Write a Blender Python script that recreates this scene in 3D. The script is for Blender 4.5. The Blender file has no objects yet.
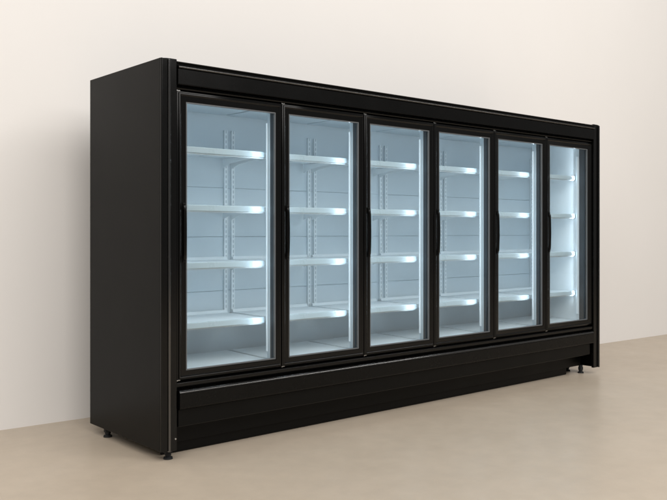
import bpy, bmesh, math, random
from mathutils import Vector, Matrix
random.seed(4)
sc = bpy.context.scene
col = sc.collection
P = 0.66                      # door pitch (m)
R = math.radians

# ------------------------------------------------------------------ materials
def new_mat(name):
    m = bpy.data.materials.new(name); m.use_nodes = True
    nt = m.node_tree
    return m, nt, nt.nodes['Principled BSDF']

def noise(nt, scale, detail=4, rough=.55, stretch=(1, 1, 1)):
    tc = nt.nodes.new('ShaderNodeTexCoord'); mp = nt.nodes.new('ShaderNodeMapping')
    mp.inputs['Scale'].default_value = stretch
    nz = nt.nodes.new('ShaderNodeTexNoise')
    nz.inputs['Scale'].default_value = scale; nz.inputs['Detail'].default_value = detail
    nz.inputs['Roughness'].default_value = rough
    nt.links.new(tc.outputs['Object'], mp.inputs['Vector']); nt.links.new(mp.outputs['Vector'], nz.inputs['Vector'])
    return nz

def ramp(nt, src, a, b, p0=.35, p1=.65):
    r = nt.nodes.new('ShaderNodeValToRGB')
    r.color_ramp.elements[0].position = p0; r.color_ramp.elements[1].position = p1
    r.color_ramp.elements[0].color = (*a, 1); r.color_ramp.elements[1].color = (*b, 1)
    nt.links.new(src, r.inputs['Fac']); return r

def rough_noise(nt, bs, scale, lo, hi, stretch=(1, 1, 1)):
    nz = noise(nt, scale, 5, .6, stretch)
    mr = nt.nodes.new('ShaderNodeMapRange')
    mr.inputs['From Min'].default_value = .3; mr.inputs['From Max'].default_value = .7
    mr.inputs['To Min'].default_value = lo; mr.inputs['To Max'].default_value = hi
    nt.links.new(nz.outputs['Fac'], mr.inputs['Value']); nt.links.new(mr.outputs['Result'], bs.inputs['Roughness'])

def bump(nt, bs, scale, strength, dist=.001, stretch=(1, 1, 1), detail=4):
    nz = noise(nt, scale, detail, .6, stretch)
    b = nt.nodes.new('ShaderNodeBump'); b.inputs['Strength'].default_value = strength; b.inputs['Distance'].default_value = dist
    nt.links.new(nz.outputs['Fac'], b.inputs['Height']); nt.links.new(b.outputs['Normal'], bs.inputs['Normal'])

def paint(name, c, r0, r1, var=.12, spec=.5, bump_s=0.0, bscale=900):
    m, nt, bs = new_mat(name)
    nz = noise(nt, 3.5, 5)
    rp = ramp(nt, nz.outputs['Fac'], tuple(x*(1-var) for x in c), tuple(x*(1+var) for x in c))
    nt.links.new(rp.outputs['Color'], bs.inputs['Base Color'])
    rough_noise(nt, bs, 6, r0, r1)
    bs.inputs['Specular IOR Level'].default_value = spec
    if bump_s: bump(nt, bs, bscale, bump_s, .0004)
    return m

M = {}
M['powder'] = paint('black_powder_coat', (.0030, .0030, .0027), .30, .34, .05, .09)
M['gloss'] = paint('black_gloss_trim', (.0022, .0022, .0021), .15, .20, .1, .30)
M['satin'] = paint('black_satin_panel', (.0024, .0024, .0023), .25, .30, .08, .18)
M['kick'] = paint('black_lower_panel', (.0024, .0024, .0022), .34, .42, .10, .15)
M['bead'] = paint('polished_black_bead', (.003, .003, .003), .10, .15, .1, .5)
M['bead'].node_tree.nodes['Principled BSDF'].inputs['IOR'].default_value = 2.1
M['rubber'] = paint('black_rubber', (.012, .013, .015), .6, .7, .1, .3)
M['gasket'] = paint('dark_door_gasket', (.035, .045, .055), .45, .55, .1, .4)
M['liner'] = paint('pale_blue_liner', (.545, .625, .678), .35, .38, .025, .4)
M['liner_white'] = paint('white_liner', (.68, .74, .775), .35, .45, .02, .4)
M['shelf'] = paint('white_shelf_steel', (.62, .685, .725), .32, .42, .02, .45)
M['rail'] = paint('white_price_rail', (.41, .505, .565), .25, .32, .01, .5)
M['spacer'] = paint('grey_glass_spacer', (.11, .118, .125), .3, .4, .03, .5)
M['slot'] = paint('dark_slot', (.42, .49, .535), .5, .6, .05, .3)
M['steel'] = paint('steel_pin', (.55, .55, .54), .25, .35, .05); M['steel'].node_tree.nodes['Principled BSDF'].inputs['Metallic'].default_value = 1

m, nt, bs = new_mat('led_diffuser')
bs.inputs['Base Color'].default_value = (.55, .62, .66, 1); bs.inputs['Roughness'].default_value = .4
bs.inputs['Emission Color'].default_value = (.80, .90, 1, 1); bs.inputs['Emission Strength'].default_value = .22
M['led'] = m

m = bpy.data.materials.new('door_glass'); m.use_nodes = True; nt = m.node_tree
nt.nodes.remove(nt.nodes['Principled BSDF'])
tr = nt.nodes.new('ShaderNodeBsdfTransparent'); tr.inputs['Color'].default_value = (.955, .975, .975, 1)
gl = nt.nodes.new('ShaderNodeBsdfGlossy'); gl.inputs['Roughness'].default_value = .02
fr = nt.nodes.new('ShaderNodeFresnel'); fr.inputs['IOR'].default_value = 1.45
mx = nt.nodes.new('ShaderNodeMixShader')
ge = nt.nodes.new('ShaderNodeNewGeometry'); ir = nt.nodes.new('ShaderNodeMapRange')   # same reflectance on both faces of the pane
ir.inputs['To Min'].default_value = 1.45; ir.inputs['To Max'].default_value = 1/1.45
nt.links.new(ge.outputs['Backfacing'], ir.inputs['Value']); nt.links.new(ir.outputs['Result'], fr.inputs['IOR'])
nt.links.new(fr.outputs['Fac'], mx.inputs['Fac']); nt.links.new(tr.outputs[0], mx.inputs[1]); nt.links.new(gl.outputs[0], mx.inputs[2])
nt.links.new(mx.outputs[0], nt.nodes['Material Output'].inputs['Surface'])
M['glass'] = m

# wall: painted plaster
m, nt, bs = new_mat('painted_plaster')
nz = noise(nt, .9, 6, .6)
rp = ramp(nt, nz.outputs['Fac'], (.800, .780, .757), (.815, .795, .773), .3, .7)
nt.links.new(rp.outputs['Color'], bs.inputs['Base Color'])
bs.inputs['Roughness'].default_value = .85; bs.inputs['Specular IOR Level'].default_value = .2
bump(nt, bs, 140, .10, .002)
M['wall'] = m

# floor: beige polished screed
m, nt, bs = new_mat('beige_screed')
n1 = noise(nt, 1.3, 8, .62); n2 = noise(nt, 9, 6, .6); n3 = noise(nt, 260, 2, .5)
r1 = ramp(nt, n1.outputs['Fac'], (.505, .428, .338), (.550, .470, .376), .3, .72)
r2 = ramp(nt, n2.outputs['Fac'], (.95, .95, .95), (1.03, 1.028, 1.025), .3, .7)
r3 = ramp(nt, n3.outputs['Fac'], (.95, .95, .95), (1.03, 1.03, 1.03), .3, .7)
def mul(a, b):
    x = nt.nodes.new('ShaderNodeMix'); x.data_type = 'RGBA'; x.blend_type = 'MULTIPLY'; x.inputs[0].default_value = 1
    nt.links.new(a, x.inputs[6]); nt.links.new(b, x.inputs[7]); return x.outputs[2]
nt.links.new(mul(mul(r1.outputs['Color'], r2.outputs['Color']), r3.outputs['Color']), bs.inputs['Base Color'])
rough_noise(nt, bs, 4, .33, .42)
bs.inputs['Specular IOR Level'].default_value = .35
bump(nt, bs, 35, .06, .002)
M['floor'] = m

# ------------------------------------------------------------------ mesh helpers
def obj(name, bm, mat, parent=None, loc=(0, 0, 0), angle=35):
    bmesh.ops.recalc_face_normals(bm, faces=bm.faces[:])
    me = bpy.data.meshes.new(name); bm.to_mesh(me); bm.free()
    for mm in (mat if isinstance(mat, (list, tuple)) else [mat]): me.materials.append(mm)
    me.polygons.foreach_set('use_smooth', [True]*len(me.polygons)); me.set_sharp_from_angle(angle=R(angle))
    o = bpy.data.objects.new(name, me); col.objects.link(o)
    o.location = loc
    wn = o.modifiers.new('weighted_normals', 'WEIGHTED_NORMAL'); wn.keep_sharp = True; wn.weight = 90
    if parent: o.parent = parent
    return o

def add_box(bm, x0, x1, y0, y1, z0, z1, bev=0.0, seg=2, mi=0):
    t = bmesh.new()
    v = [t.verts.new(c) for c in ((x0,y0,z0),(x1,y0,z0),(x1,y1,z0),(x0,y1,z0),(x0,y0,z1),(x1,y0,z1),(x1,y1,z1),(x0,y1,z1))]
    for f in ((3,2,1,0),(4,5,6,7),(0,1,5,4),(1,2,6,5),(2,3,7,6),(3,0,4,7)): t.faces.new([v[i] for i in f])
    if bev: bmesh.ops.bevel(t, geom=t.edges[:], offset=bev, segments=seg, profile=.5, affect='EDGES')
    for f in t.faces: f.material_index = mi
    me = bpy.data.meshes.new('tmp'); t.to_mesh(me); t.free(); bm.from_mesh(me); bpy.data.meshes.remove(me)

def add_prism(bm, pts, axis, a, b, bev=0.0, mi=0):
    """closed 2-D outline swept from a to b along axis. axis X: pts=(y,z); axis Z: pts=(x,y); axis Y: pts=(x,z)"""
    t = bmesh.new()
    def mk(p, s):
        return (s, p[0], p[1]) if axis == 'X' else (p[0], p[1], s) if axis == 'Z' else (p[0], s, p[1])
    A = [t.verts.new(mk(p, a)) for p in pts]; B = [t.verts.new(mk(p, b)) for p in pts]
    n = len(pts)
    for i in range(n): t.faces.new((A[i], A[(i+1) % n], B[(i+1) % n], B[i]))
    c1 = t.faces.new(A[::-1]); c2 = t.faces.new(B)
    bmesh.ops.recalc_face_normals(t, faces=t.faces[:])
    if bev:
        es = list(c1.edges) + list(c2.edges)
        bmesh.ops.bevel(t, geom=es, offset=bev, segments=2, profile=.5, affect='EDGES')
    for f in t.faces: f.material_index = mi
    me = bpy.data.meshes.new('tmp'); t.to_mesh(me); t.free(); bm.from_mesh(me); bpy.data.meshes.remove(me)

def add_cyl(bm, p0, p1, r0, r1=None, n=20, mi=0):
    r1 = r0 if r1 is None else r1
    p0, p1 = Vector(p0), Vector(p1); d = p1-p0
    q = d.to_track_quat('Z', 'Y').to_matrix().to_4x4(); q.translation = (p0+p1)/2
    k = len(bm.faces)
    bmesh.ops.create_cone(bm, cap_ends=True, segments=n, radius1=r0, radius2=r1, depth=d.length, matrix=q)
    bm.faces.ensure_lookup_table()
    for f in bm.faces[k:]: f.material_index = mi

def add_tube(bm, pts, r, n=12, flat=1.0):
    """round bar along a polyline with rounded-over ends; flat scales it in x"""
    rings = []
    P_ = [Vector(p) for p in pts]
    for i, p in enumerate(P_):
        d = (P_[min(i+1, len(P_)-1)] - P_[max(i-1, 0)]).normalized()
        u = Vector((1, 0, 0)); w = d.cross(u).normalized()
        rr = r*(.72 if i in (0, len(P_)-1) else 1)
        rings.append([bm.verts.new(p + u*math.cos(2*math.pi*k/n)*rr*flat + w*math.sin(2*math.pi*k/n)*rr) for k in range(n)])
    for a, b in zip(rings, rings[1:]):
        for k in range(n): bm.faces.new((a[k], a[(k+1) % n], b[(k+1) % n], b[k]))
    bm.faces.new(rings[0][::-1]); bm.faces.new(rings[-1])

def arc(cx, cy, r, a0, a1, n=6):
    return [(cx+r*math.cos(R(a0+(a1-a0)*i/n)), cy+r*math.sin(R(a0+(a1-a0)*i/n))) for i in range(n+1)]

# ------------------------------------------------------------------ setting
def structure(name, bm, mat, loc=(0, 0, 0), rz=0):
    o = obj(name, bm, mat, None, loc); o['kind'] = 'structure'; o.rotation_euler.z = rz; return o
bm = bmesh.new(); add_box(bm, -14, 18, -10, 8, -.10, 0)
floor = structure('floor', bm, M['floor'])
floor['label'] = 'beige polished screed floor under the black display fridge'
ang = math.atan2(.916-1.277, 7.052+.528)
bm = bmesh.new(); add_box(bm, -14, 16, 0, .15, -.05, 5.2)
wall = structure('wall', bm, M['wall'], (-.528, 1.277, 0), ang)
wall['label'] = 'plain off-white painted wall behind the black display fridge'

# ------------------------------------------------------------------ refrigerator
root = bpy.data.objects.new('display_refrigerator', None); col.objects.link(root)
root.location = (0, 0, 0)
root['label'] = 'long black six-door glass-fronted upright display fridge standing on beige floor by off-white wall'
root['category'] = 'display fridge'

XL, XR = -.1336, 4.069
ZB, ZT = .055, 2.132
# end panels (thick side panels with a shallow edge bevel)
bm = bmesh.new(); add_box(bm, XL, XL+.045, .006, .868, ZB, ZT, .003)
obj('side_panel', bm, M['powder'], root)
bm = bmesh.new(); add_box(bm, XR-.045, XR, .006, .868, ZB, ZT-.004, .003)
obj('side_panel', bm, M['powder'], root)

# corner posts: rounded extrusion with a groove, in front of each side panel
def post_outline(s, x0, x1):
    # x0 = outer face, x1 = inner face; s=+1 left post, -1 right post
    p = [(0, .0045), (0, -.003), (.002, -.0058), (.0045, -.0066), (.009, -.0066), (.0095, -.0035), (.0125, -.0035),
         (.0300, -.0140), (.0455, -.0140), (.0460, -.0170)]
    o = [(x0+s*a, b) for a, b in p]
    return o + [(x1-s*.0045, -.0170), (x1-s*.0015, -.0155), (x1, -.0120), (x1, .0045)]
for s_, xo, xi, top in ((1, XL, -.0455, ZT-.001), (-1, XR, 3.966, ZT-.004)):
    bm = bmesh.new(); add_prism(bm, post_outline(s_, xo, xi), 'Z', ZB+.001, top, .003)
    pst = obj('corner_post', bm, M['gloss'], root)
    fin = [(.0306, -.0143), (.0304, -.0290), (.0312, -.0305), (.0330, -.0312), (.0400, -.0312), (.0425, -.0302), (.0436, -.0285), (.0438, -.0143)]
    bm = bmesh.new(); add_prism(bm, [(xo+s_*a, b) for a, b in fin], 'Z', ZB+.002, top-.010, .002)
    obj('post_trim', bm, M['bead'], pst)

# roof, rear skin and base box close the body
bm = bmesh.new(); add_box(bm, XL+.0455, XR-.0455, .02, .860, 2.06, 2.112, .002)
obj('roof_panel', bm, M['powder'], root)
bm = bmesh.new(); add_box(bm, XL+.0455, XR-.0455, .845, .866, .08, 2.058, .002)
obj('rear_panel', bm, M['powder'], root)
bm = bmesh.new(); add_box(bm, XL+.0455, XR-.0455, .142, .842, .066, .415, .003)
add_box(bm, XL+.0455, XR-.0455, .032, .1415, .172, .415, .003)
obj('base_frame', bm, M['kick'], root)

# header fascia
X0, X1 = -.0425, 3.9645
bead = [(.003, 2.0837), (-.0245, 2.0838), (-.0285, 2.0855), (-.0320, 2.0885), (-.0325, 2.0915), (-.0305, 2.0945), (-.0265, 2.0962), (.003, 2.0965)]
hp = [(.018, 1.996), (-.018, 1.996), (-.0225, 1.998), (-.024, 2.003), (-.024, 2.080), (-.021, 2.083), (.004, 2.0832), (.004, 2.0970), (-.014, 2.0985), (-.011, 2.103), (-.012, 2.109), (-.017, 2.112),
      (-.0185, 2.116), (-.016, 2.120), (-.010, 2.122), (.018, 2.122)]
bm = bmesh.new(); add_prism(bm, hp, 'X', X0, X1)
hd = obj('header', bm, M['satin'], root, angle=40)
bm = bmesh.new(); add_prism(bm, bead, 'X', X0+.0005, X1-.0005)
obj('header_bead', bm, M['bead'], hd, angle=60)
# slim glossy bead under the fascia (trim line above the doors)
bm = bmesh.new(); add_prism(bm, [(.016, 1.972)] + [(.002, 1.973), (-.003, 1.976), (-.005, 1.981), (-.003, 1.986), (.002, 1.989), (.016, 1.990)], 'X', X0, X1)
obj('header_trim', bm, M['gloss'], hd)

# face frame behind the doors
bm = bmesh.new()
add_box(bm, X0, X1, .034, .11, 1.948, 2.055, .002)
add_box(bm, X0, X1, .034, .11, .418, .4485, .002)
add_box(bm, X0, -.010, .034, .11, .4495, 1.947, .002)
add_box(bm, 3.945, X1, .034, .11, .4495, 1.947, .002)
obj('face_frame', bm, M['gasket'], root)

# sill below the doors, bumper, kick panel, toe plate
bm = bmesh.new(); add_prism(bm, [(.03, .384), (-.002, .384), (-.006, .387), (-.008, .392), (-.008, .404), (-.005, .4085), (.0, .4105), (.03, .4105)], 'X', X0, X1)
obj('door_sill', bm, M['gloss'], root)
bp = [(.03, .2685), (-.018, .2685)] + [(-.018+.012*math.cos(R(a)), .2805+.012*math.sin(R(a))) for a in (-105, -125, -145, -165, -180)] \
   + [(-.030, .346)] + [(-.010+.020*math.cos(R(a)), .350+.020*math.sin(R(a))) for a in (180, 165, 150, 135, 120, 105, 92)] + [(.03, .3715)]
bm = bmesh.new(); add_prism(bm, bp, 'X', -.036, 3.952, .004)
bmp = obj('bumper_rail', bm, M['satin'], root)
tp = [(-.0285, .3560)] + [(-.010+.0212*math.cos(R(a)), .350+.0212*math.sin(R(a))) for a in (158, 148, 138, 128, 118, 110)] + [(-.0150, .3690)]
bm = bmesh.new(); add_prism(bm, tp, 'X', -.034, 3.950, .001)
obj('bumper_trim', bm, M['bead'], bmp, angle=60)
bm = bmesh.new(); add_prism(bm, [(.03, .1725), (.0, .1725), (-.003, .1755), (-.003, .262), (-.0005, .2655), (.03, .2655)], 'X', -.03, 3.93, .002)
obj('kick_panel', bm, M['kick'], root)
bm = bmesh.new(); add_box(bm, -.06, 3.78, .128, .140, .004, .0655, .002)
add_box(bm, -.06, 3.95, .100, .1275, .066, .171, .002)
obj('toe_plate', bm, M['kick'], root)
bm = bmesh.new(); add_cyl(bm, (-.056, -.0165, .118), (-.056, -.0205, .118), .0055, .0045, 14)
obj('screw', bm, M['steel'], root)

# feet
def foot_bm():
    b = bmesh.new()
    add_cyl(b, (0, 0, 0), (0, 0, .010), .026, .024); add_cyl(b, (0, 0, .010), (0, 0, .018), .019, .011)
    add_cyl(b, (0, 0, .0185), (0, 0, .068), .017); add_cyl(b, (0, 0, .030), (0, 0, .052), .023, n=6)
    return b
f0 = obj('levelling_foot', foot_bm(), M['rubber'], root, (-.098, .70, 0))
for p in ((-.062, .050, 0), (3.952, .100, 0), (3.955, .235, 0), (4.02, .70, 0), (1.2, .70, 0), (2.6, .70, 0)):
    c = f0.copy(); col.objects.link(c); c.parent = root; c.location = p

# interior liner
YB = .60
def liner(name, x0, x1, y0, y1, z0, z1, mat, bev=.0015):
    b = bmesh.new(); add_box(b, x0, x1, y0, y1, z0, z1, bev); return obj(name, b, M[mat], root)
# rear liner: stacked horizontal boards with fine seams (one part)
bm = bmesh.new()
zs = [.40, .837, 1.182, 1.496, 2.055]
for a, b in zip(zs, zs[1:]): add_box(bm, X0-.005, X1+.005, YB, YB+.030, a+.0006, b-.0006, .0018, 2)
add_box(bm, X0-.005, X1+.005, YB+.031, .843, .418, 2.055)
obj('back_liner', bm, M['liner'], root)
liner('end_liner', XL+.047, -.0105, .1115, YB-.001, .418, 2.055, 'liner_white')
liner('end_liner', 3.9455, XR-.047, .1115, YB-.001, .418, 2.055, 'liner_white')
liner('void_liner', -.0095, 3.9445, .1115, YB-.001, 1.985, 2.055, 'gasket')
liner('void_liner', -.0095, 3.9445, .1115, YB-.001, .418, .432, 'gasket')
for i in range(6):
    a = i*P + (.011 if i else -.009); b = (i+1)*P - (.011 if i < 5 else .016)
    bm = bmesh.new(); add_box(bm, a, b, .112, YB-.006, 1.962, 1.984, .002)
    obj('ceiling_panel', bm, M['liner'], root)
    bm = bmesh.new()
    add_prism(bm, [(.112, .433), (.112, .449), (.118, .452), (.52, .458), (.565, .458), (.568, .455), (.568, .433)], 'X', a+.002, b-.002, .0015)
    obj('bottom_deck', bm, M['shelf'], root)

# uprights (slotted standards on the rear liner)
def standard_bm():
    b = bmesh.new()
    add_box(b, -.0125, .0125, YB-.016, YB-.0005, .60, 1.865, .002)
    z = .63
    while z < 1.85:
        add_box(b, -.0035, .0035, YB-.0168, YB-.0158, z, z+.019, 0, 1, 1); z += .032
    return b
st = standard_bm(); s0 = None
offs = {0: .0, 1: .012, 2: .040, 3: .075, 4: .085, 5: .09}
for i in range(0, 6):
    base = i*P + offs[i]
    for dx in ((-.015, .040) if i else (.05,)):
        if s0 is None:
            s0 = obj('shelf_upright', st, [M['liner_white'], M['slot']], root, (base+dx, 0, 0))
        else:
            c = s0.copy(); col.objects.link(c); c.parent = root; c.location = (base+dx, 0, 0)
c = s0.copy(); col.objects.link(c); c.parent = root; c.location = (3.925, 0, 0)

# mullions with LED diffusers and lamps
def mullion_bm():
    b = bmesh.new()
    add_box(b, -.034, .034, .0345, .067, .4495, 1.947, .002, 2, 1)
    add_prism(b, [(-.034, .0675), (.034, .0675), (.034, .085), (.022, .112), (-.022, .112), (-.034, .085)], 'Z', .4497, 1.9475, .001, 0)
    return b
def led_bm():
    b = bmesh.new()
    for s in (-1, 1):
        # half-round diffuser on the slanted rear flank
        c = Vector((s*.0292, .1002)); n = Vector((s*.914, .406)); t = Vector((-.406*s, .914))
        pts = [c + t*(.0135*math.cos(R(a))) + n*(.0075*math.sin(R(a))+.0003) for a in range(0, 181, 20)]
        add_prism(b, [tuple(p) for p in pts], 'Z', .505, 1.86)
    return b
m0 = obj('mullion', mullion_bm(), [M['liner'], M['gasket']], root, (P, 0, 0))
l0 = obj('led_strip', led_bm(), M['led'], m0)
for i in range(2, 6):
    c = m0.copy(); col.objects.link(c); c.parent = root; c.location = (i*P, 0, 0)
    d = l0.copy(); col.objects.link(d); d.parent = c
# end strips on the two end liners
for s, x in ((1, -.0100), (-1, 3.9450)):
    b = bmesh.new()
    add_prism(b, [(x, .1130)] + [(x+s*.014*math.sin(R(a)), .1255-.0120*math.cos(R(a))) for a in range(10, 171, 20)] + [(x, .1380)], 'Z', .505, 1.86)
    obj('led_strip', b, M['led'], root)

LEDW = 2.0
def strip(x, y, nx, ny, w=LEDW):
    L = bpy.data.lights.new('led_lamp', 'AREA'); L.shape = 'RECTANGLE'; L.size = .02; L.size_y = 1.34
    L.energy = w; L.color = (.79, .905, 1.0)
    o = bpy.data.objects.new('led_lamp', L); col.objects.link(o)
    o.location = (x, y, 1.265)
    z = -Vector((nx, ny, 0)).normalized(); yv = Vector((0, 0, 1)); xv = yv.cross(z)
    o.matrix_world = Matrix(((xv.x, yv.x, z.x, x), (xv.y, yv.y, z.y, y), (xv.z, yv.z, z.z, 1.265), (0, 0, 0, 1)))
for i in range(1, 6):
    for s in (-1, 1): strip(i*P+s*.043, .089, s*.82, .57)
strip(.012, .14, .7, .7); strip(3.922, .14, -.7, .7)

# shelves
SY0, SY1 = .152, .555
def shelf_bm(w):
    b = bmesh.new()
    # pan with folded-down front and side edges, plus shallow ribs underneath
    add_prism(b, [(SY0+.004, -.038), (SY0+.004, -.002), (SY0+.007, 0), (SY1-.004, 0), (SY1, .018), (SY1+.003, .018), (SY1+.003, -.004), (SY1-.002, -.007), (SY0+.012, -.007), (SY0+.010, -.038)], 'X', 0, w, .0012)
    for x in (.001, w-.004): add_box(b, x, x+.003, SY0+.012, SY1-.02, -.026, -.0065)
    for k in (1, 2): add_box(b, w*k/3-.02, w*k/3+.02, SY0+.02, SY1-.03, -.012, -.0072, .002)
    return b
def rail_bm(w):
    b = bmesh.new()
    add_prism(b, [(SY0+.0035, .004), (SY0-.004, .003), (SY0-.0065, -.002), (SY0-.0095, -.026), (SY0-.008, -.0295), (SY0+.002, -.0295), (SY0+.0035, -.027)], 'X', 0, w, .001)
    return b
def bracket_bm():
    b = bmesh.new()
    add_prism(b, [(YB-.0165, -.070), (YB-.0165, .018), (YB-.03, .010), (YB-.055, -.009), (SY0+.06, -.0125), (SY0+.06, -.020), (YB-.10, -.045)], 'X', -.0015, .0015)
    return b
zsh = [.700, 1.038, 1.363, 1.690]
W = P - .046
first = None
for i in range(6):
    for z in zsh:
        loc = (i*P+.029, 0, z)
        if first is None:
            s = obj('shelf', shelf_bm(W), M['shelf'], root, loc)
            r = obj('price_rail', rail_bm(W), M['rail'], s)
            b1 = obj('bracket', bracket_bm(), M['liner_white'], s, (.012, 0, 0))
            b2 = b1.copy(); col.objects.link(b2); b2.parent = s; b2.location = (W-.012, 0, 0)
            first = (s, r, b1, b2)
        else:
            s = first[0].copy(); col.objects.link(s); s.parent = root; s.location = loc
            for ch in first[1:]:
                c = ch.copy(); col.objects.link(c); c.parent = s

# doors
ZD0, ZD1 = .4225, 1.9675
def door(i):
    g = .0022
    x0 = i*P + g if i else -.0385
    x1 = (i+1)*P - g if i < 5 else 3.9615
    wl = .056 if i else .060
    wr = .036 if i < 5 else .054
    wt, wb = .054, .046
    # profile: (fraction of rail width, y)
    prof = [(0, .030), (0, .004), (.04, 0), (.14, -.0015), (.20, -.006), (.30, -.0075), (.38, -.0055), (.46, -.0005), (.86, .0015), (.97, .003), (1.0, .0045), (1.0, .0185)]
    inner = [(1.0, .026), (1.0, .030)]
    b = bmesh.new()
    def ring(u, y):
        return [b.verts.new(c) for c in ((x0+u*wl, y, ZD0+u*wb), (x1-u*wr, y, ZD0+u*wb), (x1-u*wr, y, ZD1-u*wt), (x0+u*wl, y, ZD1-u*wt))]
    rs = [ring(*p) for p in prof] + [ring(*p) for p in inner]
    for a, c in zip(rs, rs[1:]):
        for k in range(4): b.faces.new((a[k], a[(k+1) % 4], c[(k+1) % 4], c[k]))
    for k in range(4): b.faces.new((rs[-1][k], rs[-1][(k+1) % 4], rs[0][(k+1) % 4], rs[0][k]))
    d = obj('door', b, M['gloss'], root, angle=28)
    ix0, ix1, iz0, iz1 = x0+wl, x1-wr, ZD0+wb, ZD1-wt
    b = bmesh.new(); add_box(b, ix0-.004+.005, ix1-.001, 0.0200, .0240, iz0+.001, iz1-.001)
    obj('glass_pane', b, M['glass'], d)
    # spacer bar round the inner edge of the glazing
    b = bmesh.new(); t = .007
    add_box(b, ix0+.0005, ix0+t, .0050, .0195, iz0+.0005, iz1-.0005, .001)
    add_box(b, ix1-t, ix1-.0005, .0050, .0195, iz0+.0005, iz1-.0005, .001)
    add_box(b, ix0+t+.0003, ix1-t-.0003, .0050, .0195, iz0+.0005, iz0+t, .001)
    add_box(b, ix0+t+.0003, ix1-t-.0003, .0050, .0195, iz1-t, iz1-.0005, .001)
    obj('glazing_spacer', b, M['spacer'], d)
    # handle: bowed bar on the left stile
    hx = ix0 - .014
    z0, z1 = 1.068, 1.352
    pts = [(hx, -.001, z1), (hx, -.007, z1-.001), (hx, -.009, z1-.008), (hx, -.0100, z1-.024)]
    for k in range(1, 10):
        t_ = k/10; pts.append((hx, -.0100-.003*math.sin(math.pi*t_), z1-.024-(z1-z0-.048)*t_))
    pts += [(hx, -.0100, z0+.024), (hx, -.009, z0+.008), (hx, -.007, z0+.001), (hx, -.001, z0)]
    b = bmesh.new(); add_tube(b, pts, .0060, 14, 1.35)
    for z in (z0, z1): add_box(b, hx-.0095, hx+.0095, -.006, .001, z-.018, z+.018, .003)
    obj('handle', b, M['gloss'], d, angle=50)
    # hinge pins at top and bottom of the frame
    for z, s in ((ZD1, 1), (ZD0, -1)):
        b = bmesh.new()
        add_cyl(b, (x0+.006, .006, z+s*.0005), (x0+.006, .006, z+s*.006), .0032, n=12)
        add_box(b, x0+.001, x0+.022, .0005, .012, z-s*.0005 if s > 0 else z-.0030, z+.0030 if s > 0 else z+.0005, .0006)
        obj('hinge', b, M['steel'], d)
for i in range(6): door(i)

# ------------------------------------------------------------------ light
w = bpy.data.worlds.new('World'); sc.world = w; w.use_nodes = True
bg = w.node_tree.nodes['Background']; bg.inputs['Color'].default_value = (1, .97, .93, 1); bg.inputs['Strength'].default_value = .20
def area(name, loc, target, sx, sy, e, c=(1, .968, .935)):
    L = bpy.data.lights.new(name, 'AREA'); L.shape = 'RECTANGLE'; L.size = sx; L.size_y = sy; L.energy = e; L.color = c
    o = bpy.data.objects.new(name, L); col.objects.link(o); o.location = loc
    o.rotation_euler = (Vector(target)-Vector(loc)).to_track_quat('-Z', 'Y').to_euler()
area('overhead_softbox', (-1.6, -7.2, 7.6), (1.2, 1.0, 1.0), 18.0, 7.0, 1500)
area('overhead_tube', (5.2, -3.6, 5.3), (3.2, 0, 1.2), 5.5, .30, 65)

# ------------------------------------------------------------------ camera
cd = bpy.data.cameras.new('camera'); co = bpy.data.objects.new('camera', cd); col.objects.link(co)
co.location = (-2.2542, -3.852, 1.218); co.rotation_euler = (R(90), 0, -.711)
cd.sensor_width = 36; cd.lens = 819.9/667*36; cd.shift_y = -18.8/667; cd.clip_end = 200; cd.clip_start = .05
sc.camera = co
sc.render.resolution_x = 1024; sc.render.resolution_y = 768
sc.view_settings.view_transform = 'Standard'; sc.view_settings.look = 'None'
sc.view_settings.exposure = 0; sc.view_settings.gamma = 1
